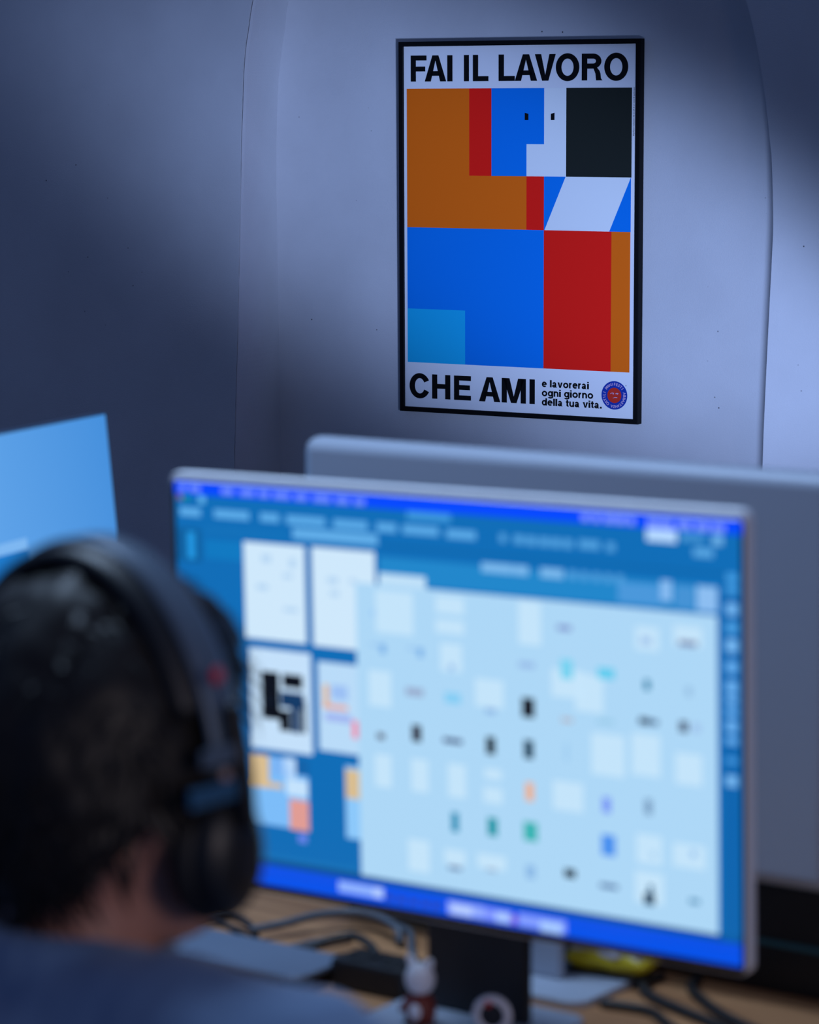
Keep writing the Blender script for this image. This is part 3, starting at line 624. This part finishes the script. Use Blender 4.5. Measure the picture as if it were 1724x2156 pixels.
nt.links.new(tc.outputs['Object'], mp.inputs['Vector']); nt.links.new(mp.outputs['Vector'], gr.inputs['Vector']); nt.links.new(gr.outputs['Color'], cr.inputs['Fac'])
nt.links.new(cr.outputs['Color'], b.inputs['Emission Color']); b.inputs['Emission Strength'].default_value = 1.0; b.inputs['Base Color'].default_value = (0.01, 0.01, 0.01, 1)
bm = bmesh.new(); vs = [bm.verts.new(p) for p in ((-LW/2+.002, -.0005, -LH/2+.002), (LW/2-.002, -.0005, -LH/2+.002), (LW/2-.002, -.0005, LH/2-.002), (-LW/2+.002, -.0005, LH/2-.002))]
bm.faces.new(vs); obj('screen', bm, wall_m, lmon, LL, recalc=False)
lw = Ink(0.0002)
lw.rect(-0.275, -0.170, 0.086, 0.066, srgb('1a78c8'), 1); lw.rect(-0.275, 0.054, 0.086, 0.066, srgb('7db6f0'), 2)
lw.build('screen_window', SCR, lmon, LL @ Matrix.Translation((0, -0.0006, 0)))
monitor_stand(lmon, 0, 0.07, (-0.10, 0.10, -0.08, 0.11), 0.28, 0.012, ALUB)

# ------------------------------------------------------------------ things on the desk
def desk_thing(name, label, cat, x, y, yaw=0.0, z=DESK_Z, group=None): return thing(name, label, cat, dm(x, y, z, yaw), group)
dv = desk_thing('desk_divider', 'low black divider board running along the desk behind the monitors', 'divider', 0.28, 0.335)
obj('panel', bxm((0, 0, 0.050), (1.25, 0.016, 0.100), 0.003), BPL, dv)
obj('edge_strip', bxm((0, -0.0088, 0.046), (1.245, 0.002, 0.005)), mat('teal_strip', (0.02, 0.10, 0.13), rough=0.4), dv)
for x in (-0.5, 0.5): obj('clamp', bxm((x, 0.012, 0.012), (0.05, 0.03, 0.024), 0.002), DARKM, dv)

tr = desk_thing('metal_tray', 'flat silver metal tray with rounded corners lying beside the black power strip', 'tray', -0.335, 0.1135)
bm = bmesh.new(); loft(bm, 0.25, 0.078, 0.018, [(0.001, 0), (0, 0.001), (0, 0.004), (0.001, 0.005)])
for v in bm.verts: v.co = Vector((v.co.x, v.co.z, v.co.y))
pl_ = obj('plate', bm, mat('satin_steel', (0.17, 0.22, 0.30), rough=0.4, metal=0.3), tr, Matrix.Translation((0, 0, 0.012)))
for x in (-0.1, 0.1): obj('rubber_foot', bxm((x, 0.004, 0.006), (0.02, 0.05, 0.012)), RUB, tr)

ps = desk_thing('power_strip', 'black power strip on the desk right of the silver tray', 'power strip', -0.164, 0.135, 0.0)
obj('body', bxm((0, 0, 0.014), (0.080, 0.045, 0.028), 0.004), BPL, ps)
for k in range(2):
    bm = bmesh.new(); lathe(bm, [(0.015, 0), (0.015, 0.0015), (0.012, 0.0015), (0.012, 0.0002)], 20)
    obj('socket', bm, RUB, ps, Matrix.Translation((-0.019+k*0.038, 0, 0.028)))

GREYC = mat('grey_cable', (0.10, 0.11, 0.13), rough=0.5); BLKC = mat('black_cable', (0.012, 0.011, 0.011), rough=0.5)
def cable(label, pts, r, m):
    bm = bmesh.new(); tube(bm, [(x, y, DESK_Z+z) for x, y, z in pts], r, 8, 8)
    return tag(obj('cable', bm, m, mw=DM, smooth=True), label, 'cable', 'cables loose on the desk')
cable('dark brown cable curling in a loop behind the silver tray', [(-.45, .155, .004), (-.425, .175, .004), (-.42, .20, .006), (-.40, .215, .010), (-.37, .205, .008), (-.345, .182, .004), (-.33, .165, .004)], .0035, BLKC)
cable('short dark cable crossing inside the loop by the tray', [(-.425, .190, .0112), (-.39, .185, .012), (-.36, .172, .0112), (-.335, .160, .0112)], .003, BLKC)
cable('grey cable rising from the tray towards the monitor base', [(-.355, .186, .0115), (-.34, .215, .013), (-.325, .25, .016), (-.30, .275, .017), (-.27, .276, .017), (-.235, .258, .016), (-.225, .25, .005)], .0042, GREYC)
cable('second grey cable lying just below the first grey one', [(-.30, .172, .005), (-.29, .20, .006), (-.28, .23, .006), (-.279, .245, .005)], .0040, GREYC)
cable('dark cable arching beside the end of the silver tray', [(-.275, .162, .004), (-.272, .185, .012), (-.25, .206, .018), (-.222, .200, .014), (-.205, .188, .006), (-.198, .172, .005)], .004, BLKC)
cable('grey cable hanging in a curve down to the power strip', [(-.262, .298, .005), (-.235, .280, .006), (-.205, .24, .006), (-.178, .205, .006), (-.170, .162, .020)], .0036, GREYC)
cable('thick black cable on the bare wood right of the stands', [(.032, .300, .005), (.034, .264, .005), (.06, .24, .005), (.10, .222, .005), (.16, .195, .005), (.25, .13, .005)], .0048, BLKC)
cable('black cable running to the lower right corner of the desk', [(.064, .312, .005), (.072, .285, .005), (.095, .262, .005), (.135, .232, .005), (.20, .20, .005), (.30, .16, .005)], .0046, BLKC)
cable('black cable lying closest to the bottom right edge', [(.03, .20, .005), (.075, .205, .005), (.105, .185, .005), (.15, .15, .005), (.22, .09, .005)], .0042, BLKC)

# crumpled yellow and white packet
pk = desk_thing('snack_packet', 'crumpled yellow and white packet lying behind the monitor stand', 'packet', -0.010, 0.285, 0.1, DESK_Z+0.0075)
def crumple(w, d, h, seed, nx=16, ny=10):
    bm = bmesh.new(); rows = []
    for sgn in (1, -1):
        grid = []
        for j in range(ny+1):
            row = []
            for i in range(nx+1):
                x = (i/nx-0.5)*w; y = (j/ny-0.5)*d
                e = (1-(2*i/nx-1)**4)*(1-(2*j/ny-1)**4)
                n = noise.noise(Vector((x*55, y*55, seed+sgn)))*0.006
                z = h*0.5 + sgn*(h*0.5*e**0.6) + n*e
                row.append(bm.verts.new((x, y, max(z, 0.0005))))
            grid.append(row)
        rows.append(grid)
    for gi, grid in enumerate(rows):
        for j in range(ny):
            for i in range(nx): bm.faces.new((grid[j][i], grid[j][i+1], grid[j+1][i+1], grid[j+1][i]))
    bmesh.ops.remove_doubles(bm, verts=bm.verts, dist=0.0004)
    return bm
YEL = mat('yellow_foil', (0.62, 0.50, 0.02), rough=0.35); WHF = mat('white_foil', (0.62, 0.63, 0.70), rough=0.35)
obj('wrapper', crumple(0.085, 0.045, 0.022, 3), YEL, pk, smooth=True)
obj('white_band', crumple(0.030, 0.044, 0.034, 9, 8, 8), WHF, pk, Matrix.Translation((0.022, 0.004, 0)), smooth=True)
obj('torn_flap', crumple(0.055, 0.012, 0.010, 5, 12, 6), WHF, pk, Matrix.Translation((-0.010, -0.012, 0.013)) @ Matrix.Rotation(-0.2, 4, 'Z'), smooth=True)
obj('dark_underside', bxm((0.0, -0.004, 0.0018), (0.070, 0.046, 0.0036), 0.001), BPL, pk)

# little toy figure and round ornament on the front monitor's foot
FOOT = DESK_Z+0.0071
fg = desk_thing('toy_figure', 'tiny toy figure with white head and red-brown body on the monitor foot', 'figurine', -0.062, 0.055, 0.0, FOOT)
WHT = mat('toy_white', (0.75, 0.75, 0.80), rough=0.5); REDB = mat('toy_red_brown', (0.20, 0.028, 0.015), rough=0.5)
bm = bmesh.new(); lathe(bm, [(0.008, 0), (0.0125, 0.003), (0.014, 0.012), (0.012, 0.022), (0.007, 0.028)], 20); obj('body', bm, REDB, fg, smooth=True)
bm = bmesh.new(); ell(bm, (0.003, -0.012, 0.014), (0.006, 0.004, 0.007)); obj('belly', bm, WHT, fg, smooth=True)
for s in (-1, 1):
    bm = bmesh.new(); sweep(bm, [(s*0.009, -0.002, 0.022), (s*0.015, -0.006, 0.012)], [0.004, 0.003], 10); obj('arm', bm, REDB, fg, smooth=True)
    bm = bmesh.new(); ell(bm, (s*0.006, -0.006, 0.003), (0.005, 0.008, 0.003)); obj('shoe', bm, BPL, fg, smooth=True)
bm = bmesh.new(); ell(bm, (0, 0, 0.040), (0.0135, 0.0125, 0.0145)); hd = obj('head', bm, WHT, fg, smooth=True)
for s in (-1, 1):
    bm = bmesh.new(); ell(bm, (s*0.009, 0, 0.053), (0.0045, 0.003, 0.007), 12, 8, Matrix.Rotation(s*0.5, 3, 'Y')); obj('ear', bm, WHT, hd, smooth=True)
orn = desk_thing('round_ornament', 'small round white-rimmed disc ornament with red mark on the monitor foot', 'ornament', 0.008, 0.062, 0.35, FOOT)
bm = bmesh.new(); torus(bm, 0.0135, 0.0038, (0, 0, 0.019)); obj('rim', bm, WHT, orn, smooth=True)
bm = bmesh.new(); lathe(bm, [(0.0125, -0.002), (0.0125, 0.002)], 24); obj('face', bm, DARKM, orn, Matrix.Translation((0, 0, 0.019)) @ Matrix.Rotation(PI/2, 4, 'X'))
bm = bmesh.new(); ell(bm, (-0.003, -0.0038, 0.029), (0.0035, 0.0015, 0.003), 12, 8); obj('red_mark', bm, mat('toy_red', (0.55, 0.02, 0.02), rough=0.5), orn, smooth=True)
obj('stand', bxm((0, 0, 0.002), (0.018, 0.012, 0.004), 0.001), BPL, orn)

# phone glowing blue at the far left
ph = desk_thing('smartphone', 'dark phone with glowing blue screen propped at the far left of the desk', 'phone', -0.625, 0.125, 0.2)
PR = Matrix.Translation((0, 0, 0.0325)) @ Matrix.Rotation(math.radians(-62), 4, 'X')
bm = bmesh.new(); loft(bm, 0.145, 0.070, 0.009, [(0.001, 0), (0, 0.001), (0, 0.007), (0.001, 0.008)]); obj('case', bm, BPL, ph, PR)
pi_ = Ink(0.0002); pi_.rect(-0.068, -0.031, 0.068, 0.031, srgb('021226'), 0); pi_.rect(-0.068, -0.022, 0.062, -0.004, srgb('0a55c0'), 1); pi_.rect(0.02, 0.008, 0.06, 0.018, srgb('1a4a70'), 1); pi_.rect(-0.068, -0.030, 0.02, -0.025, srgb('0f4a70'), 1)
pi_.build('screen', SCR, ph, PR @ Matrix.Translation((0, -0.0003, 0)))
obj('prop', bxm((0, 0.026, 0.0125), (0.03, 0.006, 0.025), 0.001), BPL, ph)

# ------------------------------------------------------------------ the person with headphones
PX, PY = 0.160, -0.60
person = thing('person', 'person with short dark hair and grey-blue shirt seen from behind wearing headphones', 'person', dm(PX, PY, 0))
SKIN = mat('skin', (0.42, 0.20, 0.15), rough=0.55, var=0.08, vscale=20)
SHIRT = mat('blue_grey_cloth', (0.11, 0.19, 0.33), rough=0.85, bump=0.3, bscale=500, sheen=0.2, var=0.12, vscale=30)
HAIR = mat('dark_brown_hair', (0.010, 0.008, 0.007), rough=0.5, spec=0.3)
JEANS = mat('dark_denim', (0.02, 0.026, 0.045), rough=0.9)
bm = bmesh.new()
HZ = 1.114
ell(bm, (0, 0.012, HZ), (0.074, 0.094, 0.103), 28, 18)                  # cranium
ell(bm, (0, 0.050, HZ-0.055), (0.060, 0.060, 0.072), 24, 14)             # face
ell(bm, (0, 0.078, HZ-0.100), (0.030, 0.028, 0.022), 18, 12)             # chin
for s in (-1, 1):
    ell(bm, (s*0.045, 0.035, HZ-0.075), (0.020, 0.045, 0.035), 18, 12)   # jaw
    ell(bm, (s*0.037, 0.088, HZ-0.048), (0.020, 0.016, 0.016), 14, 10)   # cheekbone
    ell(bm, (s*0.076, 0.004, HZ-0.035), (0.010, 0.017, 0.030), 14, 10)   # ear
sweep(bm, [(0, 0.104, HZ-0.015), (0, 0.116, HZ-0.038), (0, 0.124, HZ-0.052)], [0.008, 0.010, 0.013], 12)   # nose
ell(bm, (0, 0.103, HZ-0.078), (0.024, 0.010, 0.010), 14, 10)              # mouth
sweep(bm, [(0, -0.030, 0.94), (0, -0.012, 1.02), (0, 0.006, 1.08)], [0.057, 0.049, 0.049], 18)              # neck
ell(bm, (0, -0.05, 0.86), (0.155, 0.095, 0.13), 24, 14); ell(bm, (0, -0.055, 0.70), (0.140, 0.100, 0.17), 24, 14); ell(bm, (0, -0.06, 0.55), (0.150, 0.115, 0.11), 24, 14)
for s in (-1, 1):
    sweep(bm, [(s*0.03, -0.045, 0.955), (s*0.10, -0.045, 0.955), (s*0.185, -0.035, 0.935)], [0.050, 0.050, 0.056], 16)
    sweep(bm, [(s*0.195, -0.03, 0.925), (s*0.255, 0.045, 0.790), (s*0.200, 0.210, 0.782), (s*0.155, 0.310, 0.775)], [0.052, 0.042, 0.036, 0.027], 14)
    # hand: palm and five fingers resting on the desk
    hx, hy = s*0.148, 0.345
    ell(bm, (hx, hy+0.02, 0.763), (0.040, 0.050, 0.016), 18, 10)
    for k, (dx, ln) in enumerate(((-0.030, 0.062), (-0.010, 0.075), (0.010, 0.080), (0.029, 0.070))):
        fx = hx - s*dx
        sweep(bm, [(fx, hy+0.050, 0.766), (fx, hy+0.050+ln*0.5, 0.770), (fx, hy+0.050+ln*0.8, 0.760), (fx, hy+0.050+ln, 0.742)], [0.010, 0.009, 0.0082, 0.0075], 10)
    sweep(bm, [(hx-s*0.028, hy-0.005, 0.762), (hx-s*0.055, hy+0.022, 0.757), (hx-s*0.062, hy+0.052, 0.746)], [0.012, 0.0105, 0.009], 10)
    sweep(bm, [(s*0.085, -0.03, 0.52), (s*0.12, 0.38, 0.50), (s*0.12, 0.36, 0.10)], [0.085, 0.060, 0.042], 16)
    sweep(bm, [(s*0.12, 0.34, 0.045), (s*0.125, 0.47, 0.032)], [0.044, 0.032], 14)
me = evaluated(bm, [('REMESH', dict(mode='VOXEL', voxel_size=0.0055)), ('SMOOTH', dict(factor=0.5, iterations=5))])
link('body', me, SKIN, person, smooth=True)
# eyes, brows, lips
for s in (-1, 1):
    bm = bmesh.new(); ell(bm, (s*0.031, 0.094, HZ-0.022), (0.012, 0.009, 0.008), 14, 10); obj('eye', bm, mat('eye_white', (0.7, 0.7, 0.7), rough=0.2), person, smooth=True)
    bm = bmesh.new(); sweep(bm, [(s*0.016, 0.107, HZ-0.004), (s*0.032, 0.105, HZ+0.001), (s*0.048, 0.094, HZ-0.003)], [0.003, 0.0035, 0.0025], 8); obj('eyebrow', bm, HAIR, person, smooth=True)
# shirt: torso, collar, sleeves
bm = bmesh.new()
ell(bm, (0, -0.055, 0.865), (0.180, 0.118, 0.135), 24, 14); ell(bm, (0, -0.060, 0.71), (0.165, 0.122, 0.18), 24, 14); ell(bm, (0, -0.062, 0.56), (0.172, 0.132, 0.12), 24, 14)
for s in (-1, 1):
    sweep(bm, [(s*0.035, -0.055, 0.962), (s*0.10, -0.05, 0.962), (s*0.195, -0.037, 0.945)], [0.054, 0.060, 0.068], 16)
    sweep(bm, [(s*0.200, -0.03, 0.935), (s*0.262, 0.045, 0.800), (s*0.202, 0.210, 0.797), (s*0.165, 0.290, 0.790)], [0.064, 0.055, 0.048, 0.040], 14)
for k in range(22):
    a = 2*PI*k/22; ell(bm, (0.056*math.cos(a), -0.018+0.057*math.sin(a), 0.992+0.012*-math.sin(a)), (0.015, 0.015, 0.024), 10, 8)
me = evaluated(bm, [('REMESH', dict(mode='VOXEL', voxel_size=0.006)), ('SMOOTH', dict(factor=0.5, iterations=4))])
NR = [v.normal.copy() for v in me.vertices]
for v, nv in zip(me.vertices, NR):
    v.co += nv*(noise.noise(v.co*14+Vector((3, 1, 7)))*0.006+noise.noise(v.co*34)*0.0025)
link('shirt', me, SHIRT, person, smooth=True)
bm = bmesh.new()
ell(bm, (0, -0.06, 0.525), (0.168, 0.130, 0.095), 24, 14)
for s in (-1, 1): sweep(bm, [(s*0.085, -0.03, 0.52), (s*0.12, 0.38, 0.50), (s*0.12, 0.36, 0.11)], [0.094, 0.070, 0.052], 16)
link('trousers', evaluated(bm, [('REMESH', dict(mode='VOXEL', voxel_size=0.008)), ('SMOOTH', dict(factor=0.5, iterations=3))]), JEANS, person, smooth=True)
for s in (-1, 1):
    bm = bmesh.new(); sweep(bm, [(s*0.12, 0.325, 0.052), (s*0.122, 0.40, 0.048), (s*0.126, 0.49, 0.038)], [0.052, 0.048, 0.038], 14)
    for v in bm.verts: v.co.z = max(v.co.z, 0.0)
    link('shoe', evaluated(bm, [('REMESH', dict(mode='VOXEL', voxel_size=0.006))]), BPL, person, smooth=True)
# hair: a thick cap following the skull, shorter at the nape, with loose tufts
def hair_r(d):
    """hair surface radius factor along direction d from the skull centre"""
    side = abs(d.x)
    line = -0.82 + 0.62*side**2 if d.y < 0 else -0.82 + 0.62*side**2 + 1.05*min(1, d.y*1.5)
    t = min(1, max(0, (d.z-line)/0.22))
    return t
bm = bmesh.new(); bmesh.ops.create_icosphere(bm, subdivisions=5, radius=1.0)
SC = Vector((0.074, 0.094, 0.103)); HC = Vector((0, 0.012, HZ))
for v in bm.verts:
    d = v.co.normalized(); t = hair_r(d)
    thick = (0.020 + 0.006*max(0, d.z) + 0.005*noise.noise(d*3.2) + 0.0035*noise.noise(d*9))*t - 0.006*(1-t)
    v.co = HC + Vector((d.x*(SC.x+thick), d.y*(SC.y+thick), d.z*(SC.z+thick)))
hair = obj('hair', bm, HAIR, person, smooth=True)
bm = bmesh.new(); rg = random.Random(11)
for k in range(1500):
    d = Vector((rg.gauss(0, 1), rg.gauss(0, 1), rg.gauss(0, 1))).normalized()
    if hair_r(d) < 0.6: continue
    p = HC + Vector((d.x*(SC.x+0.016), d.y*(SC.y+0.016), d.z*(SC.z+0.018)))
    tang = (Vector((0, 0, -1)) + Vector((rg.uniform(-.7, .7), rg.uniform(-.7, .7), rg.uniform(-.2, .3)))); tang = (tang-d*tang.dot(d)).normalized()
    side = d.cross(tang)*0.0022; L = rg.uniform(0.018, 0.038)
    a = bm.verts.new(p+side); b_ = bm.verts.new(p-side); c_ = bm.verts.new(p+tang*L*0.6+d*0.006-side*0.7); e_ = bm.verts.new(p+tang*L*0.6+d*0.006+side*0.7); f_ = bm.verts.new(p+tang*L+d*rg.uniform(0.001, 0.008))
    bm.faces.new((a, b_, c_, e_)); bm.faces.new((e_, c_, f_))
tf = obj('hair_tufts', bm, HAIR, hair, recalc=False); tf['kind'] = 'stuff'

# headphones
hp = thing('headphones', 'black over-ear headphones with grey band worn by the seated person', 'headphones', dm(PX, PY, 0))
HB = mat('headband_grey', (0.10, 0.14, 0.19), rough=0.4, metal=0.2)
def arc_band(r_in, r_out, y0, y1, zc, a0, a1, sx, sz, bevel=True, n=40):
    bm = bmesh.new(); prev = None
    for k in range(n+1):
        a = math.radians(a0+(a1-a0)*k/n); c, s = math.cos(a), math.sin(a)
        q = [bm.verts.new(((sx+r)*c, y, zc+(sz+r)*s)) for r, y in ((r_in, y0), (r_in, y1), ((r_in+r_out)/2, y1+0.002), (r_out, y1-0.003), (r_out, y0+0.003), ((r_in+r_out)/2, y0-0.002))]
        if prev:
            for i in range(6): bm.faces.new((prev[i], prev[(i+1) % 6], q[(i+1) % 6], q[i]))
        else: bm.faces.new(q)
        prev = q
    bm.faces.new(prev[::-1]); return bm
BZ = HZ-0.010
obj('band_padding', arc_band(-0.004, 0.007, -0.022, 0.020, BZ, 22, 158, 0.098, 0.140), BPL, hp, smooth=True)
obj('band_shell', arc_band(0.0072, 0.0115, -0.006, 0.022, BZ, 8, 172, 0.097, 0.140), HB, hp, smooth=True)
CZ = HZ-0.046
for s in (-1, 1):
    cup = bmesh.new(); ell(cup, (s*0.094, 0.016, CZ), (0.018, 0.030, 0.039), 24, 16); cu = obj('ear_cup', cup, BPL, hp, smooth=True)
    bm = bmesh.new(); torus(bm, 0.026, 0.010, (s*0.084, 0.016, CZ), Matrix.Rotation(PI/2, 3, 'Z'), 28, 10, 1.0, 1.16); obj('ear_cushion', bm, RUB, cu, smooth=True)
    bm = bmesh.new(); box(bm, (s*0.1125, 0.016, CZ), (0.002, 0.020, 0.024), 0.0008); obj('cup_badge', bm, DARKM, cu)
    bm = bmesh.new(); sweep(bm, [(s*0.108, 0.008, BZ+0.055), (s*0.112, 0.010, BZ+0.02), (s*0.113, 0.014, CZ+0.025)], [0.006, 0.007, 0.006], 10); yk = obj('yoke', bm, BPL, hp, smooth=True)
    obj('slider_plate', bxm((s*0.1130, -0.012, BZ+0.032), (0.003, 0.030, 0.010), 0.0006), HB, yk)
    bm = bmesh.new(); box(bm, (s*0.112, -0.016, BZ+0.010), (0.004, 0.042, 0.012), 0.001); obj('hinge_plate', bm, mat('blue_reflection_steel', (0.05, 0.16, 0.28), rough=0.35, metal=0.5), yk)  # blue plate colour imitates a reflection on the yoke metal
bm = bmesh.new(); ell(bm, (0.106, -0.004, BZ+0.078), (0.0022, 0.005, 0.005), 12, 8)
obj('red_mark', bm, mat('red_enamel', (0.6, 0.012, 0.03), rough=0.4), hp, smooth=True)
